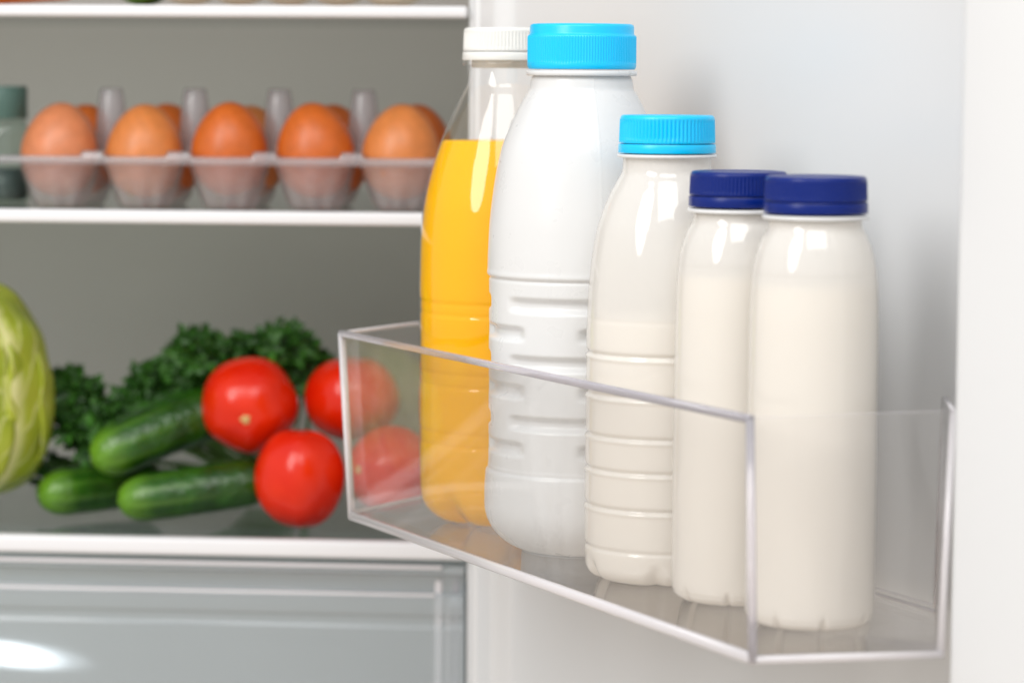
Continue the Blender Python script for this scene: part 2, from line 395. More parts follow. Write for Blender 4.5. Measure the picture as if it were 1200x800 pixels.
# the thick polished corners and rolled upper edge
def bars(name, segs, mat, parent):
    V = []; Fc = []
    for a, b, w, h in segs:
        a = Vector(a); b = Vector(b); t = (b - a).normalized()
        s_ = t.cross(Vector((0, 0, 1))); s_ = s_.normalized() if s_.length > .2 else Vector((1, 0, 0)); u = s_.cross(t)
        k0 = len(V); K = 12
        for q in (a - t * .0005, b + t * .0005):
            for k in range(K):
                th = 2 * PI * k / K; c, d = math.cos(th), math.sin(th)
                c = math.copysign(abs(c) ** .6, c); d = math.copysign(abs(d) ** .6, d)
                V.append(q + s_ * (c * w / 2) + u * (d * h / 2))
        for k in range(K): Fc.append((k0 + k, k0 + (k+1) % K, k0 + K + (k+1) % K, k0 + K + k))
        Fc += [tuple(range(k0, k0 + K)), tuple(range(k0 + K, k0 + 2*K))]
    return mesh(name, V, Fc, mat, parent, world=True)
ob, ot = inset(outl, .0012), inset(outt, .0012)
p3 = lambda q, z: (q.x, q.y, z)
EC, EW = M['edge'], M['edgewhite']
for k, w_, mt in ((0, .0036, EW), (1, .0034, EC), (2, .0030, EW), (3, .0026, EW)):
    bars('corner_edge', [(p3(ob[k], .001), p3(ot[k], hts[k] - .001), w_, w_)], mt, bn)
for a_, b_, w_, h_, mt in ((0, 1, .0032, .0034, EC), (2, 3, .0020, .0014, EW), (0, 6, .0028, .0018, EW)):
    bars('upper_rim', [(p3(ot[a_], TOP - .0005), p3(ot[b_], TOP - .0005), w_, h_)], mt, bn)
for a_, b_, w_, h_, z_, mt in ((0, 1, .0034, .0044, .0018, EW), (1, 2, .0032, .0030, .0014, EW), (0, 6, .0022, .0018, .0032, EW), (3, 6, .0016, .0012, .0034, EW)):
    bars('lower_rim', [(p3(ob[a_], z_), p3(ob[b_], z_), w_, h_)], mt, bn)
# ------------------------------------------------------------------ bottles
def bottle_loc(cx, ybot, rb):
    """centre on the bin floor of a bottle whose base front touches the picture row ybot"""
    p = PZ(cx, ybot, FL); d = Vector((p.x, p.y)).normalized(); q = Vector((p.x, p.y)) + d * rb
    return Vector((q.x, q.y, FL))
class Px:
    def __init__(s, cx, loc): s.cx = cx; s.loc = loc; s.k = dep(loc + Vector((0, 0, .08))) / F
    def z(s, y): return PY(s.cx, y, s.loc.y).z - s.loc.z
    def r(s, half): return half * s.k
def body_prof(P, pts, corner, notch_r=.35, step=.0006):
    """pts (y, halfwidth) from the top down; closes with a rounded base"""
    pts = [(P.z(y), P.r(h)) for y, h in pts][::-1]
    f = pchip([a for a, b in pts], [b for a, b in pts])
    ztop = pts[-1][0]; rb = pts[0][1]
    hc = corner * .9
    prof = [(rb * .05, .0022), (rb * .35, .002), (rb * .55, .0012), (max(rb - corner - .002, rb * .6), 0.0)]
    N = 14
    for i in range(N):
        a = PI / 2 * i / N; z = hc * (1 - math.cos(a))
        prof.append((f(z) - corner * (1 - math.sin(a)), z))
    z = hc
    while z < ztop: prof.append((f(z), z)); z += step
    prof.append((f(ztop), ztop)); return prof, f
def cap(P, ytop, ybot, half, mat, parent, ribs=90, band=.3, rd=.0004, ring=True):
    zt, zb, r = P.z(ytop), P.z(ybot), P.r(half)
    bh = (zt - zb) * band; bv = .0014
    # ribbed upper part
    pr = [(r * .93, zb + bh + .0002), (r - .0002, zb + bh + .0003), (r, zb + bh + .0008)]
    H = zt - zb - bh
    for i in range(1, 9): pr.append((r - .0003 * i / 8, zb + bh + .0008 + (H - .0022 - .0008) * i / 8))
    for i in range(1, 7):
        a = PI / 2 * i / 6; pr.append((r - .0003 - bv * (1 - math.cos(a)), zt - bv + bv * math.sin(a) - .0008 + .0008 * math.sin(a)))
    pr += [(r * .8, zt), (r * .77, zt - .0003), (r * .3, zt - .0003)]
    z0, z1 = zb + bh + .001, zt - .0016
    def d(th, z, rr):
        if rr < r - .0011: return 0
        w = sstep(z0, z0 + .0008, z) * (1 - sstep(z1 - .001, z1, z))
        c = math.cos(th * ribs); return -rd * w * (1 - (.5 + .5 * c) ** .6)
    c = lathe('cap', pr, mat, parent, seg=ribs * 8, disp=d, angle=60)
    pb = [(r * .9, zb), (r + .0001, zb), (r + .0003, zb + .0004), (r + .0002, zb + bh * .5), (r + .0002, zb + bh - .0006), (r - .0001, zb + bh - .0001), (r * .9, zb + bh)]
    lathe('tamper_band', pb, mat, c, seg=128, angle=50)
    return c
def neck_ring(P, y0, y1, half, mat, parent):
    zt, zb, r = P.z(y0), P.z(y1), P.r(half)
    pr = [(r * .85, zb), (r - .0004, zb), (r, zb + .0003), (r, zt - .0003), (r - .0004, zt), (r * .85, zt)]
    return lathe('neck_ring', pr, mat, parent, seg=128, angle=60)
def petals(nn, depth, zmax, width, off=0.0):
    def d(th, z, r):
        w = 1 - sstep(0, zmax, z)
        if w <= 0: return 0
        ph_ = ((th - off) * nn / (2 * PI)) % 1.0; ph_ = min(ph_, 1 - ph_) / nn * 2 * PI
        return -depth * w * gauss(ph_, 0, width)
    return d

def inner_fill(name, prof, f, ylevel, P, mat, parent, ins=.0009, disp=None):
    zl = P.z(ylevel)
    pr = [(max(r - ins, .0005), z + ins) for r, z in prof if z + ins < zl - .0004]
    rt = f(zl) - ins
    pr += [(rt, zl - .0003), (rt * .995, zl), (rt * .5, zl)]
    return lathe(name, pr, mat, parent, seg=128, disp=disp)

# 1 juice ---------------------------------------------------------------
L = bottle_loc(588, 621, .030); P = Px(588, L)
t = thing('juice_bottle', 'clear bottle of orange juice with white cap, farthest back in the door bin', 'bottle', L, 'bottles in the door bin')
pr, f = body_prof(P, [(76, 40.5), (84, 41), (98, 43), (110, 49), (135, 61), (165, 73), (200, 84.5), (250, 95), (300, 98.5), (350, 99), (400, 98), (500, 98.5), (560, 98), (600, 97)], .016)
zj = P.z
def dj(th, z, r):
    d = 0
    for y in (351, 364, 432, 446, 500, 514): d -= .0003 * gauss(z, zj(y), .0011)
    d -= .0003 * gauss(z, zj(357), .004) + .0003 * gauss(z, zj(439), .004) + .0003 * gauss(z, zj(507), .004)
    d += petals(6, .0075, .024, .16, .35)(th, z, r) if r > .006 else 0
    return d
lathe('bottle_shell', pr, M['pet'], t, disp=dj, cap1=False, seg=160)
inner_fill('juice', pr, f, 165, P, M['juice'], t, disp=dj)
cap(P, 33, 71, 48, M['whitecap'], t, ribs=72, band=.26, rd=.00045)
neck_ring(P, 73, 77, 49, M['pet'], t)
lathe('thread', [(P.r(36), P.z(80)), (P.r(38), P.z(79.9)), (P.r(38), P.z(34)), (P.r(36), P.z(34))], M['whitecap'], t, cap0=False, cap1=False, seg=64)

# 2 big milk ------------------------------------------------------------
L = bottle_loc(677, 655, .027); P = Px(677, L)
t = thing('milk_bottle', 'large opaque white bottle with moulded grip slots and wide light blue cap', 'bottle', L, 'bottles in the door bin')
pr, f = body_prof(P, [(88, 56), (94, 59), (104, 60.5), (112, 65), (135, 76.5), (180, 94), (225, 102), (270, 106.5), (315, 108), (321, 107.8), (328, 106.2), (360, 106), (540, 106), (549, 109), (575, 110.5), (605, 110.3), (640, 110)], .024)
zm = P.z
def slot(th, z, c, zc, hw, hh=.0027):
    a = (th - c + PI) % (2 * PI) - PI
    if abs(z - zc) > .008 or abs(a) > hw + .2: return 0
    return (1 - sstep(hw - .14, hw + .05, abs(a))) * (1 - sstep(hh * .3, hh * 1.5, abs(z - zc)))
def dm(th, z, r):
    d = -.0009 * gauss(z, zm(324), .0007) + .0003 * gauss(z, zm(319), .0012) - .0007 * gauss(z, zm(546), .0007)
    for y in (352, 418, 487):
        for k in range(4): d -= .0027 * slot(th, z, math.radians(-20 + 90 * k), zm(y), math.radians(31))
    for y in (385, 451, 517):
        for k in range(4): d -= .0027 * slot(th, z, math.radians(25 + 90 * k), zm(y), math.radians(27))
    # parting line of the mould
    d += .00012 * gauss((th - math.radians(12) + PI) % (2 * PI) - PI, 0, .006)
    return d
lathe('bottle_body', pr, M['hdpe'], t, disp=dm, seg=360)
zt_, zb_, rw_ = P.z(28.5), P.z(81.5), P.r(63.2); zs_ = P.z(41)
cp = [(rw_*.9, zb_), (rw_ - .0007, zb_), (rw_ - .0003, zb_ + .0006), (rw_, zb_ + .0014)] + [(rw_, zb_ + .0014 + (zs_ - zb_ - .0024) * i / 20) for i in range(1, 21)] + [(rw_ - .0003, zs_ - .0004), (rw_ - .0009, zs_), (rw_ - .0011, zs_ + .0006), (rw_ - .0011, zt_ - .0014), (rw_ - .0014, zt_ - .0005), (rw_ - .0024, zt_), (rw_*.3, zt_)]
za_, zc2_ = P.z(73), P.z(44)
def dcap(th, z, r):
    return -.00028 * sstep(za_ - .0006, za_, z) * (1 - sstep(zc2_, zc2_ + .0006, z)) * (.5 - .5 * math.cos(th * 120)) if r > rw_ - .0002 else 0
lathe('cap', cp, M['blue'], t, seg=960, disp=dcap, angle=60)
neck_ring(P, 83, 89, 64, M['hdpe'], t)

# 3 ringed yogurt bottle --------------------------------------------------
L = bottle_loc(776, 687, .028); P = Px(776, L)
t = thing('yogurt_bottle', 'milky bottle with ringed lower body and light blue ribbed cap, middle of the row', 'bottle', L, 'bottles in the door bin')
pr, f = body_prof(P, [(184, 51), (200, 52), (212, 58), (225, 65), (247, 74), (270, 81), (315, 88), (360, 91), (400, 92), (500, 92), (600, 92.5), (640, 92), (660, 91)], .007)
zy = P.z
def dy(th, z, r):
    d = 0
    for y, a in ((372, .00012), (411, .0011), (458, .0011), (505, .0011), (544, .0011), (587, .0011), (635, .0007)):
        d -= a * gauss(z, zy(y), .0009)
    d += .0005 * (gauss(z, zy(415.5), .0008) + gauss(z, zy(462.5), .0008) + gauss(z, zy(509), .0008) + gauss(z, zy(548), .0008) + gauss(z, zy(591), .0008))
    d -= .0009 * sstep(zy(655), zy(660), z) * 0
    if r > .01: d += petals(6, .0035, .012, .10, -.15)(th, z, r)
    return d
lathe('bottle_shell', pr, M['frost'], t, disp=dy, seg=200)
inner_fill('yogurt', pr, f, 369, P, M['milk'], t, disp=dy)
cap(P, 135, 179, 56, M['blue'], t, ribs=72, band=.24, rd=.0006)
neck_ring(P, 180.5, 184.5, 58, M['hdpe'], t)

# 4, 5 small smooth bottles ----------------------------------------------
L = bottle_loc(948, 740, .0225); P = Px(948, L)
t = thing('milk_bottle', 'small milky bottle with navy cap, nearest bottle at the open end of the bin', 'bottle', L, 'bottles in the door bin')
pr, f = body_prof(P, [(258, 54), (266, 55), (276, 60), (286, 64.5), (297, 68), (319, 72.3), (345, 74.3), (380, 75.5), (500, 76), (600, 76.5), (700, 76.5), (718, 76)], .0055)
zs = P.z
def ds(th, z, r):
    d = -.00008 * gauss(z, zs(322), .0008) - .0002 * gauss(z, zs(716), .0008)
    if r > .008: d += petals(8, .0024, .008, .045, .12)(th, z, r)
    return d
lathe('bottle_shell', pr, M['frost'], t, disp=ds, seg=256)
inner_fill('milk', pr, f, 333, P, M['milk'], t, disp=ds)
cap(P, 206, 249, 60, M['navy'], t, ribs=80, band=.30, rd=.00035)
neck_ring(P, 251.5, 256.5, 62, M['hdpe'], t)
def dup(root, loc, label, rz=0):
    r = root.copy(); COL.objects.link(r); r.location = loc; r['label'] = label; r.rotation_euler.z = rz
    for ch in list(root.children):
        c = ch.copy(); COL.objects.link(c); c.parent = r
        for g in ch.children:
            d = g.copy(); COL.objects.link(d); d.parent = c
    return r
dup(t, bottle_loc(859, 711, .0225), 'small milky bottle with navy cap, between the ringed bottle and its nearer twin', rz=.5)

# ------------------------------------------------------------------ eggs in their tray (shelf 2)
V0 = .052                                                        # depth of the front row behind the shelf edge
def eggmesh(name, mat, parent=None):
    a, b = .0268, .0218; V = []; Fc = []; n, s = 28, 40
    for i in range(n + 1):
        t = PI * i / n; z = -math.cos(t) * a; rr = b * math.sin(t) * (1 - .13 * (-math.cos(t)) ) 
        for k in range(s):
            th = 2 * PI * k / s; V.append((rr * math.cos(th), rr * math.sin(th), z))
    for i in range(n):
        for k in range(s): Fc.append((i*s+k, i*s+(k+1) % s, (i+1)*s+(k+1) % s, (i+1)*s+k))
    return V, Fc
EV, EF = eggmesh('egg', None)
def egg(loc, mat, label, sc=1, tilt=(0, 0), group='brown eggs in the tray'):
    o = mesh('egg', EV, EF, mat); bm = o.data
    bm.validate(); o.location = loc; o.rotation_euler = (tilt[0], tilt[1], R.uniform(0, 6)); o.scale = (sc, sc, sc)
    return tag(o, label, 'egg', group)
exs = [70, 171, 267, 370, 470]
eggu = []
for x in exs:
    p = hitF(x, 160, V0); eggu.append((p - O).dot(ex))
u_a, u_b = eggu[0], eggu[-1]; pit = (u_b - u_a) / 4
RIM = zF(270, 184, V0 - .023)
names = ['leftmost', 'second from the left', 'middle one', 'fourth from the left', 'rightmost']
cols = ['egg0', 'egg1', 'egg2', 'egg2', 'egg1']; cols2 = ['egg2', 'egg2', 'egg1', 'egg2', 'egg2']
shade = ['pale pinkish brown', 'light tan brown', 'deep orange brown', 'orange brown', 'warm tan brown']
zc = zF(270, 120, V0) - .0265
for i in range(5):
    egg(FR(u_a + pit * i, V0, zc + R.uniform(-.001, .0008)), M[cols[i]], shade[i] + ' egg, front row of the tray, ' + names[i], R.uniform(.97, 1.03), (R.uniform(-.12, .12), R.uniform(-.12, .12)))
    egg(FR(u_a + pit * i + .002, V0 + .049, zc - .0015 + R.uniform(-.001, .001)), M[cols2[i]], 'brown egg mostly hidden in the back row of the tray, ' + names[i], R.uniform(.98, 1.04), (R.uniform(-.15, .15), R.uniform(-.2, .2)))
# tray as one moulded sheet
def trayz(u, v):
    z = 0.0
    for r_ in range(2):
        cv = V0 + .049 * r_
        for k in range(5):
            cu = u_a + pit * k; dd = math.hypot(u - cu, v - cv)
            if dd < .0234:
                th = math.atan2(v - cv, u - cu)
                rb = .0115 + .0012 * math.cos(8 * th)
                t = (dd - rb) / (.0233 - rb); t = max(0, min(1, t))
                return -(RIM - Z2 - .0008) * (1 - t ** 1.6)
    cvm = V0 + .0245
    for k in range(4):
        cu = u_a + pit * (k + .5); dd = math.hypot(u - cu, v - cvm)
        if dd < .0108: return .037 * (1 - sstep(.0058, .0108, dd)) ** .8
        d2 = max(abs(u - cu), abs(v - (V0 - .019)))
        if d2 < .0062: return .0028
    return 0.0
u0_, u1_ = u_a - pit * .5 - .004, u_b + pit * .5 + .004; v0_, v1_ = V0 - .026, V0 + .049 + .026
NU, NV = 250, 104; V = []; Fc = []
for j in range(NV + 1):
    for i in range(NU + 1):
        u = u0_ + (u1_ - u0_) * i / NU; v = v0_ + (v1_ - v0_) * j / NV
        V.append(FR(u, v, RIM + trayz(u, v)))
for j in range(NV):
    for i in range(NU): a = j*(NU+1)+i; Fc.append((a, a+1, a+NU+2, a+NU+1))
# turned down skirt
ring = [j for j in range(NU + 1)] + [(NU+1)*j + NU for j in range(1, NV + 1)] + [(NU+1)*NV + i for i in range(NU - 1, -1, -1)] + [(NU+1)*j for j in range(NV - 1, 0, -1)]
b0 = len(V)
ctr = FR((u0_+u1_)/2, (v0_+v1_)/2, 0)
for q in ring:
    p = V[q].copy(); dd = (p - ctr); dd.z = 0; p += dd.normalized() * .001; p.z = RIM - .0045; V.append(p)
for i in range(len(ring)):
    j = (i + 1) % len(ring); Fc.append((ring[i], ring[j], b0 + j, b0 + i))
tr = thing('egg_tray', 'clear plastic egg tray with pegs holding brown eggs on the middle shelf', 'egg tray', FR((u0_+u1_)/2, V0, Z2))
o = mesh('tray_sheet', V, Fc, M['tray'], tr, world=True)
sd = o.modifiers.new('solid', 'SOLIDIFY'); sd.thickness = .0005

# pale eggs and vegetables on the top shelf
for i, x in enumerate([224, 281, 340, 397, 461]):
    p = hitF(x, 10, .0250); p.z = 0
    e = egg(Vector((p.x, p.y, Z1 + .0226)), M['pale'], 'pale cream egg on the top shelf, ' + names[i], 1.0, (0, PI / 2 + .0), 'pale eggs on the top shelf')
    e.rotation_euler = (0, PI / 2, PI / 2 + R.uniform(-.15, .15))
    if i == 4: e.scale = (1.05, 1.05, 1.05)
def taper_tube(name, pts, rads, mat, parent=None, seg=32, loc=None, bump=None):
    """solid of circles along a path, closed at both ends; local x of the object = distance along"""
    V = []; Fc = []; n = len(pts)
    for i, (p, r) in enumerate(zip(pts, rads)):
        a = pts[max(0, i-1)]; b = pts[min(n-1, i+1)]; t = (b - a).normalized()
        side = t.cross(Vector((0, 0, 1))).normalized(); u = side.cross(t)
        for k in range(seg):
            th = 2*PI*k/seg; rr = r * (1 + (bump(i, th) if bump else 0)); V.append(p + side * (rr*math.cos(th)) + u * (rr*math.sin(th)))
    for i in range(n-1):
        for k in range(seg): Fc.append((i*seg+k, i*seg+(k+1) % seg, (i+1)*seg+(k+1) % seg, (i+1)*seg+k))
    Fc.append(tuple(range(seg))); Fc.append(tuple(range((n-1)*seg, n*seg)))
    return mesh(name, V, Fc, mat, parent)
p = hitF(-30, 8, .035); q = hitF(96, 8, .03)
pts = [Vector((p.x + (q.x-p.x)*i/20, p.y + (q.y-p.y)*i/20, Z1 + .0165)) for i in range(21)]
o = taper_tube('carrot', pts, [.0163 * (1 - .25*i/20) * min(1, math.sqrt(max(0.003, (20-i)/2.2))) * min(1, math.sqrt((i+.1)/2)) for i in range(21)], M['carrot'])
tag(o, 'orange carrot on the top shelf, cut off by the top edge of the picture', 'carrot')

def cucumber(a, b, rad, label, sag=0.0, bend=Vector((0, 0, 0)), loc_z=None):
    """a = blossom tip, b = other end (world)"""
    Lg = (b - a).length; n = 40; pts = []; rads = []
    for i in range(n + 1):
        s = i / n; pts.append(Vector((s * Lg, 0, 0)) + bend * (4 * s * (1 - s)))
        e0 = min(1, s * Lg / (rad * 1.35)); e1 = min(1, (1 - s) * Lg / (rad * 1.1))
        rads.append(rad * (math.sqrt(max(1e-4, 1 - (1 - e0) ** 2.2)) * math.sqrt(max(1e-4, 1 - (1 - e1) ** 2)) * (.94 + .06 * math.sin(s * PI))))
    o = taper_tube('cucumber', pts, rads, M['cucumber'], seg=48, bump=lambda i, th: .012 * math.cos(3 * th + .5) + .008 * noise.noise(Vector((i * .3, th * 2, 5))))
    X = (b - a).normalized(); Y = Vector((0, 0, 1)).cross(X).normalized(); Z = X.cross(Y)
    o.matrix_world = Matrix(((X.x, Y.x, Z.x, a.x), (X.y, Y.y, Z.y, a.y), (X.z, Y.z, Z.z, a.z), (0, 0, 0, 1)))
    return tag(o, label, 'cucumber', 'cucumbers on the lower shelf')
p = hitF(132, 6, .03); q = hitF(202, 6, .035)
c = cucumber(Vector((p.x, p.y, Z1 + .0135)), Vector((q.x, q.y, Z1 + .0135)), .0128, 'dark green cucumber on the top shelf, cut off by the top edge of the picture')
c['group'] = 'vegetables on the top shelf'
# jar behind the tray
p = hitF(8, 180, .10); jl = Vector((p.x, p.y, Z2))
j = thing('jar', 'greenish glass jar with teal lid behind the left end of the egg tray', 'jar', jl)
def Hj(y): return (hitF(8, y, .10).z - Z2)
rj = 26 * 1.62 / F
hb = Hj(140)
lathe('jar_glass', [(rj*.85, 0), (rj, .003), (rj, hb*.85), (rj*.85, hb)], M['jarglass'], j, seg=64)
lathe('filling', [(rj*.8, .002), (rj*.93, .004), (rj*.93, Hj(197))], M['jarfill'], j, seg=64)
ld = lathe('lid', [(rj*.92, Hj(139)), (rj*.95, Hj(138)), (rj*.95, Hj(104)), (rj*.9, Hj(101))], M['jarlid'], j, seg=64)

# ------------------------------------------------------------------ vegetables on shelf 3
def onF(x, y, v): return hitF(x, y, v)
def Zc_(v, z): return z
def tomato(cx, cy, v, half, label, scar=None, squash=.93, lobes=5, seed=0):
    c = onF(cx, cy, v); r = half * dep(c) / F
    V = []; Fc = []; n, s = 36, 60
    for i in range(n + 1):
        t = PI * i / n; cz = -math.cos(t); sr = math.sin(t)
        for k in range(s):
            th = 2*PI*k/s
            lob = 1 + .022 * math.cos(lobes * th + seed) * sr + .03 * noise.noise(Vector((sr*math.cos(th), sr*math.sin(th), cz + seed)))
            rr = r * lob * (sr ** .93 if sr > 0 else 0)
            z = cz * r * squash * lob
            if cz > .8: z -= r * .10 * gauss(sr, 0, .28)
            if cz < -.8: z += r * .03 * gauss(sr, 0, .12)
            V.append((rr*math.cos(th), rr*math.sin(th), z))
    for i in range(n):
        for k in range(s): Fc.append((i*s+k, i*s+(k+1) % s, (i+1)*s+(k+1) % s, (i+1)*s+k))
    o = mesh('tomato', V, Fc, M['tomato']); tag(o, label, 'tomato', 'tomatoes on the lower shelf')
    o.location = c
    if scar:
        tgt = onF(scar[0], scar[1], v) - c; q = tgt.length / r; dirn = (tgt.normalized() * q + (CP - c).normalized() * math.sqrt(max(0, 1 - q*q))).normalized()
        o.rotation_mode = 'QUATERNION'; o.rotation_quaternion = dirn.to_track_quat('-Z', 'Y')
        V = []; Fc = []
        V.append((0, 0, -r * squash * .972 ))
        for rg, rr in enumerate((.04, .07, .10)):
            for k in range(30):
                th = 2*PI*k/30; q = rr * r * (1 + (.16 * math.cos(5*th) + .12 * math.sin(3*th+1)) * (rg == 2)); V.append((q*math.cos(th), q*math.sin(th), -r*squash*(1.012 if rg < 2 else .975) + .0))
        for k in range(30):
            kk = (k+1) % 30; Fc += [(0, 1+k, 1+kk), (1+k, 1+kk, 31+kk, 31+k), (31+k, 31+kk, 61+kk, 61+k)]
        mesh('blossom_scar', V, Fc, M['scar'], o)
    return o
tomato(351, 559, .030, 52.5, 'red tomato in front, touching the end of the lower cucumber', None, 1.12, seed=1.0)
t3 = .030
tomato(292, 474, .062, 56.5, 'red tomato with pale blossom scar resting on top of the cucumbers', (288, 491), .98, seed=2.2)
tomato(414, 466, .075, 56, 'red tomato at the back, half behind the corner of the clear bin', None, .88, seed=3.1)
tomato(459, 551, .034, 52, 'red tomato beside the juice bottle, seen through the clear bin', (421, 550), .97, seed=4.6)

def zsurf(px, py, v): return hitF(px, py, v)
R1 = 33 * 1.56 / F; R2 = 29 * 1.55 / F; R3 = 29 * 1.57 / F
def onshelf(px, v, h):
    p = hitF(px, 500, v); return Vector((p.x, p.y, Z3 + h))
cucumber(onF(137, 588, .026), onF(318, 562, .052), R2, 'front cucumber lying on the glass shelf with its tip toward the camera', bend=Vector((0, 0, -.000)))
cucumber(onF(45, 580, .046), onF(190, 562, .10), R3, 'leftmost cucumber, behind the other two, beside the pale cabbage')
cucumber(onF(108, 543, .036), onF(300, 470, .085), R1, 'upper cucumber lying across the other two in front of the parsley', bend=Vector((0, 0, .004)))

# parsley ------------------------------------------------------------------
def parsley():
    root_p = onshelf(330, .14, .004)
    t = thing('parsley_bunch', 'bunch of dark green curly parsley behind the cucumbers and tomatoes', 'parsley', root_p)
    LV = []; LF = []; SV = []; SF = []
    def leaf(p, n, u, s):
        # three lobed leaflet, each lobe cut in three teeth and folded along its rib
        n = n.normalized(); u = (u - n * u.dot(n)).normalized(); w = n.cross(u)
        for rot, sc in ((0, 1.0), (1.0, .8), (-1.0, .8)):
            a = u * math.cos(rot) + w * math.sin(rot); b = n.cross(a)
            pts = [(0, 0, 0), (.35, .28, .10), (.5, .2, .02), (.78, .3, .12), (.8, .14, .02), (1.08, 0, .0), (.8, -.14, .02), (.78, -.3, .12), (.5, -.2, .02), (.35, -.28, .10)]
            k0 = len(LV)
            for x, y, z in pts: LV.append(p + (a * x + b * y + n * (z + R.uniform(-.06, .06))) * s * sc)
            c0 = len(LV); LV.append(p + (a * .5 - n * .1) * s * sc)
            for i in range(10): LF.append((c0, k0 + i, k0 + (i + 1) % 10))
    def stem(a, b, r):
        k0 = len(SV); t = (b - a).normalized(); s = t.cross(Vector((.3, .2, 1))).normalized(); u = s.cross(t)
        n = 6
        for i in range(n + 1):
            q = i / n; c = a.lerp(b, q) + Vector((0, 0, .01 * math.sin(q * PI)))
            for k in range(5): th = 2*PI*k/5; SV.append(c + (s*math.cos(th) + u*math.sin(th)) * r)
        for i in range(n):
            for k in range(5): SF.append((k0+i*5+k, k0+i*5+(k+1) % 5, k0+(i+1)*5+(k+1) % 5, k0+(i+1)*5+k))
    clumps = [(90, 468, .085, 26, 24, 150), (100, 505, .075, 30, 30, 120), (160, 478, .09, 26, 20, 90), (235, 424, .09, 30, 28, 190), (190, 448, .095, 34, 24, 110), (322, 412, .095, 42, 20, 190), (362, 425, .10, 12, 22, 40), (280, 440, .11, 40, 24, 80), (150, 505, .09, 36, 24, 80), (62, 548, .09, 14, 20, 30)]
    for cx, cy, v, hx, hy, cnt in clumps:
        c = onF(cx, cy, v); k = dep(c) / F
        for q in range(5):
            d = Vector((R.gauss(0, .5) * hx * k, R.gauss(0, .4) * .015, R.gauss(0, .5) * hy * k)); stem(root_p + Vector((R.uniform(-.02, .02), 0, 0)), c + d, .0009)
        for q in range(cnt // 5):
            while True:
                d = Vector((R.uniform(-1, 1), R.uniform(-1, 1), R.uniform(-1, 1)))
                if d.length < 1: break
            hub = c + Vector((d.x * hx * k, d.y * .014, d.z * hy * k))
            if hub.z < Z3 + .006: hub.z = Z3 + .006 + R.uniform(0, .006)
            for l in range(4):
                n = Vector((R.gauss(0, .6), -1 + R.gauss(0, .6), R.gauss(.5, .6))); u = Vector((R.gauss(0, 1), R.gauss(0, .5), R.gauss(0, 1)))
                leaf(hub + Vector((R.gauss(0, .003), R.gauss(0, .003), R.gauss(0, .003))), n, u, R.uniform(.007, .0145))
    mesh('foliage', LV, LF, M['parsley'], t, world=True, smooth=False)
    mesh('stems', SV, SF, M['stem'], t, world=True)
parsley()

# cabbage -------------------------------------------------------------------
def cabbage():
    c = onF(-60, 455, .055); k = dep(c) / F; Rx, Rz = 114 * k, 120 * k
    t = thing('cabbage', 'pale yellow green cabbage head with veined leaves at the left edge', 'cabbage', Vector((c.x, c.y, Z3)))
    V = []; Fc = []
    n, s = 30, 40
    for i in range(n + 1):
        a = PI * i / n
        for q in range(s):
            th = 2*PI*q/s; V.append(c + Vector((Rx*.93*math.sin(a)*math.cos(th), Rx*.93*math.sin(a)*math.sin(th), -Rz*.93*math.cos(a))))
    for i in range(n):
        for q in range(s): Fc.append((i*s+q, i*s+(q+1) % s, (i+1)*s+(q+1) % s, (i+1)*s+q))
    ho = mesh('head', V, Fc, M['cabbage'], t, world=True)
    ul = ho.data.uv_layers.new(name='UVMap')
    for lp in ho.data.loops:
        v = ho.data.vertices[lp.vertex_index].co; ul.data[lp.index].uv = (.5 + v.x / .12, v.z / .12)
    specs = [(-30, 62, 1.0, 0.0), (50, 66, 1.045, .4), (100, 55, 1.0, .9), (5, 45, 1.015, 1.2), (-85, 60, 1.03, 1.7), (140, 70, 1.02, 2.2), (-150, 70, 1.04, 3.1)]
    for (az, w, rs, sd_) in specs:
        NU_, NV_ = 28, 40; V = []; Fc = []; UV = []
        for i in range(NV_ + 1):
            v = i / NV_; el = math.radians(-80 + 152 * v)
            ww = math.radians(w) * (math.sin(PI * (v * .86 + .08)) ** .55)
            for j_ in range(NU_ + 1):
                u = j_ / NU_ * 2 - 1; th = math.radians(az) + u * ww
                edge_ = max(abs(u) ** 4, sstep(.85, 1, v))
                rr = rs + .035 * edge_ * (1 + .7 * math.sin(9 * v + 5 * u + sd_)) + .02 * noise.noise(Vector((u * 2, v * 4, sd_ * 3))) - .012 * math.exp(-(u * 9) ** 2)
                # th measured from the camera direction (-y), positive to the right
                rr *= 1 + (.05 if el > 0 else .13) * math.sin(2 * el) ** 2 + .04 * noise.noise(Vector((el * 4, u * 2, sd_)))
                V.append(c + Vector((Rx*rr*math.cos(el)*math.sin(th), -Rx*rr*math.cos(el)*math.cos(th), Rz*rr*math.sin(el)))); UV.append((j_/NU_, v))
        for i in range(NV_):
            for j_ in range(NU_): a = i*(NU_+1)+j_; Fc.append((a, a+1, a+NU_+2, a+NU_+1))
        for v_ in V: v_.z = max(v_.z, Z3 + .0008)
        o = mesh('leaf', V, Fc, M['cabbage'], t, world=True); ul = o.data.uv_layers.new(name='UVMap')
        for lp in o.data.loops: ul.data[lp.index].uv = UV[lp.vertex_index]
        sd = o.modifiers.new('solid', 'SOLIDIFY'); sd.thickness = .0009
cabbage()

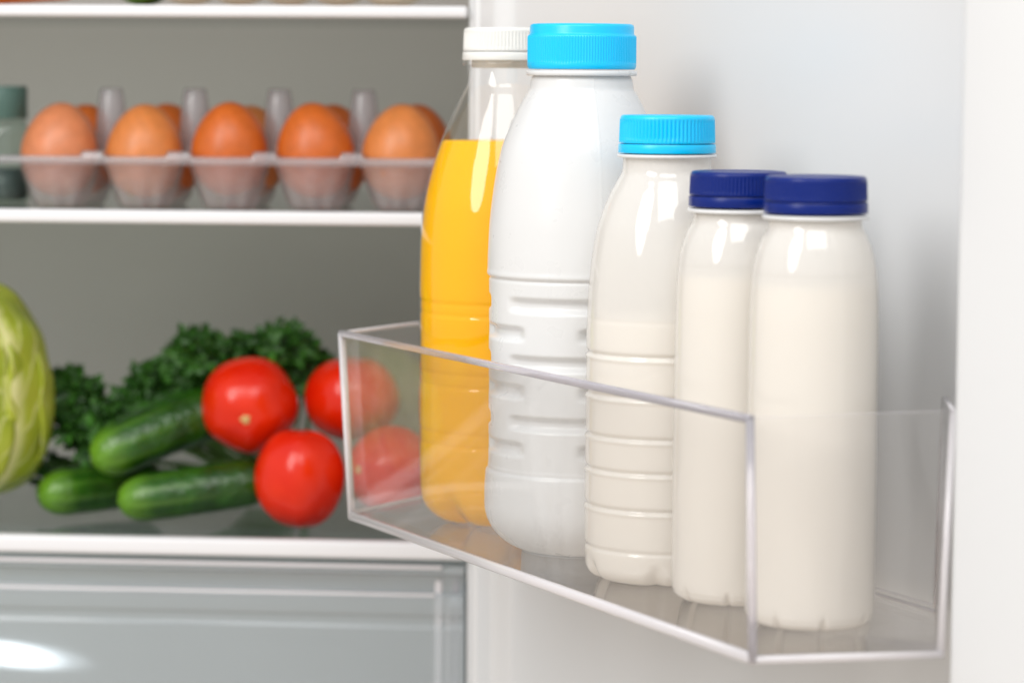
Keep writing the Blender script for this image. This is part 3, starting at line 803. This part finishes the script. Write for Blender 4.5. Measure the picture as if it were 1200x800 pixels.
# ------------------------------------------------------------------ crisper drawer under shelf 3
dr = thing('crisper_drawer', 'clear empty crisper drawer under the lower glass shelf', 'drawer', FR(-.26, .15, ZB))
zd = zF(300, 658, .004); uR = (hitF(545.5, 740, .01) - O).dot(ex)
fp_top, fp_bot = zd, -.33
def prism(name, poly, u0, u1, mat, parent, bev=0):
    """poly in (v, z), extruded along the shelf direction"""
    V = [FR(u0, v, z) for v, z in poly] + [FR(u1, v, z) for v, z in poly]; n = len(poly)
    Fc = [tuple(range(n)), tuple(range(n, 2*n))] + [(i, (i+1) % n, n+(i+1) % n, n+i) for i in range(n)]
    o = mesh(name, V, Fc, mat, parent, world=True, smooth=bool(bev))
    if bev: bevel(o, bev)
    return o
# front panel: rolled lip, a set-back band, a ledge, then the main face leaning outward
zl = zF(300, 690, .008)
outer = [(.000, zd), (-.001, zd - .004), (.004, zd - .0055), (.0055, zl + .0012), (.000, zl - .0006), (.0002, zl - .011), (.0018, zl - .0125), (.0018, zl - .017), (.0004, zl - .0185), (.001, -.2), (.010, fp_bot)]  # shallow step below the ledge is added to imitate reflected shelf streaks
inner = [(v + .003, z) for v, z in outer[::-1]]
prism('front_panel', outer + inner, UL + .006, uR, M['drawer'], dr, .0007)
box('side_panel', (uR - .0030, .006, fp_bot), (uR, VB - .03, zd - .006), M['drawer'], dr, FR, .0008)
box('side_panel', (UL + .006, .006, fp_bot), (UL + .009, VB - .03, zd - .006), M['drawer'], dr, FR, .0008)
box('flange', (uR - .0165, .0045, fp_bot + .01), (uR - .0125, .016, zd - .008), M['edgewhite'], dr, FR, .0008)
box('flange', (uR - .006, .0045, fp_bot + .01), (uR - .0040, .010, zd - .004), M['edge'], dr, FR, .0008)
box('handle_ridge', (UL + .008, .0005, zl - .0012), (uR - .016, .0042, zl + .0006), M['edgewhite'], dr, FR, .0004)
box('lip', (UL + .008, -.0025, zd - .0012), (uR - .012, .0015, zd + .0006), M['edgewhite'], dr, FR, .0004)
box('flange', (uR - .0095, .004, fp_bot + .01), (uR - .0083, .014, zd - .02), M['edgewhite'], dr, FR, .0004)
box('latch', (uR - .0085, .002, zF(530, 712) ), (uR - .0015, .010, zF(530, 700)), M['drawer'], dr, FR, .0008)
box('drawer_base', (UL + .009, .01, fp_bot), (uR - .003, VB - .03, fp_bot + .003), M['drawer'], dr, FR)
box('back_panel', (UL + .009, VB - .033, fp_bot + .003), (uR - .003, VB - .03, zd - .03), M['drawer'], dr, FR)

# ------------------------------------------------------------------ light
w = bpy.data.worlds.new('World'); scn.world = w; w.use_nodes = True
nt = w.node_tree; bg = nt.nodes['Background']; bg.inputs[1].default_value = .82
tc = nt.nodes.new('ShaderNodeTexCoord'); sp = nt.nodes.new('ShaderNodeSeparateXYZ'); nt.links.new(tc.outputs['Generated'], sp.inputs[0])
mr = nt.nodes.new('ShaderNodeMapRange'); mr.inputs['From Min'].default_value = -.5; mr.inputs['From Max'].default_value = .35; nt.links.new(sp.outputs['Z'], mr.inputs['Value'])
mx = nt.nodes.new('ShaderNodeMix'); mx.data_type = 'RGBA'; mx.inputs['A'].default_value = (.92, .78, .64, 1); mx.inputs['B'].default_value = (.93, .965, 1, 1)
nt.links.new(mr.outputs[0], mx.inputs['Factor']); nt.links.new(mx.outputs['Result'], bg.inputs[0])
def area(name, loc, tgt, sx, sy, power, col=(1, 1, 1)):
    l = bpy.data.lights.new(name, 'AREA'); l.shape = 'RECTANGLE'; l.size = sx; l.size_y = sy; l.energy = power; l.color = col
    o = bpy.data.objects.new(name, l); COL.objects.link(o); o.location = loc
    o.rotation_euler = (Vector(tgt) - Vector(loc)).to_track_quat('-Z', 'Y').to_euler(); return o
ctr = Vector((.03, 1.28, .1))
k_ = area('key_softbox', ctr + Vector((-.62, -.66, .60)) * 1.5, ctr, .62, 1.2, 14.2, (1, .98, .955)); k_.data.shape = 'ELLIPSE'
area('added_fill', ctr + Vector((.05, -1.35, 1.4)), ctr, 1.1, .8, 12, (1, .985, .965))  # added fill lamp, lightens the shaded door beside the nearest bottle
# added spot lamp; its grazing patch imitates a reflected highlight on the drawer front
tp = hitF(-4, 765, 0)
sl = bpy.data.lights.new('added_glint_spot', 'SPOT'); sl.energy = 650; sl.color = (.92, .96, 1); sl.spot_size = math.radians(.85); sl.spot_blend = .04; sl.shadow_soft_size = .002
so = bpy.data.objects.new('added_glint_spot', sl); COL.objects.link(so)
dv = (ex * -math.cos(math.radians(13)) - ey * math.sin(math.radians(13)) + Vector((0, 0, .10))).normalized()
so.location = tp + dv * .8; so.rotation_euler = (-dv).to_track_quat('-Z', 'Y').to_euler()

scn.view_settings.view_transform = 'Standard'; scn.view_settings.look = 'None'; scn.view_settings.exposure = 0; scn.view_settings.gamma = 1
scn.cycles.use_denoising = True
scn.cycles.max_bounces = 14; scn.cycles.transparent_max_bounces = 24; scn.cycles.transmission_bounces = 10; scn.cycles.glossy_bounces = 6
scn.cycles.sample_clamp_indirect = 4
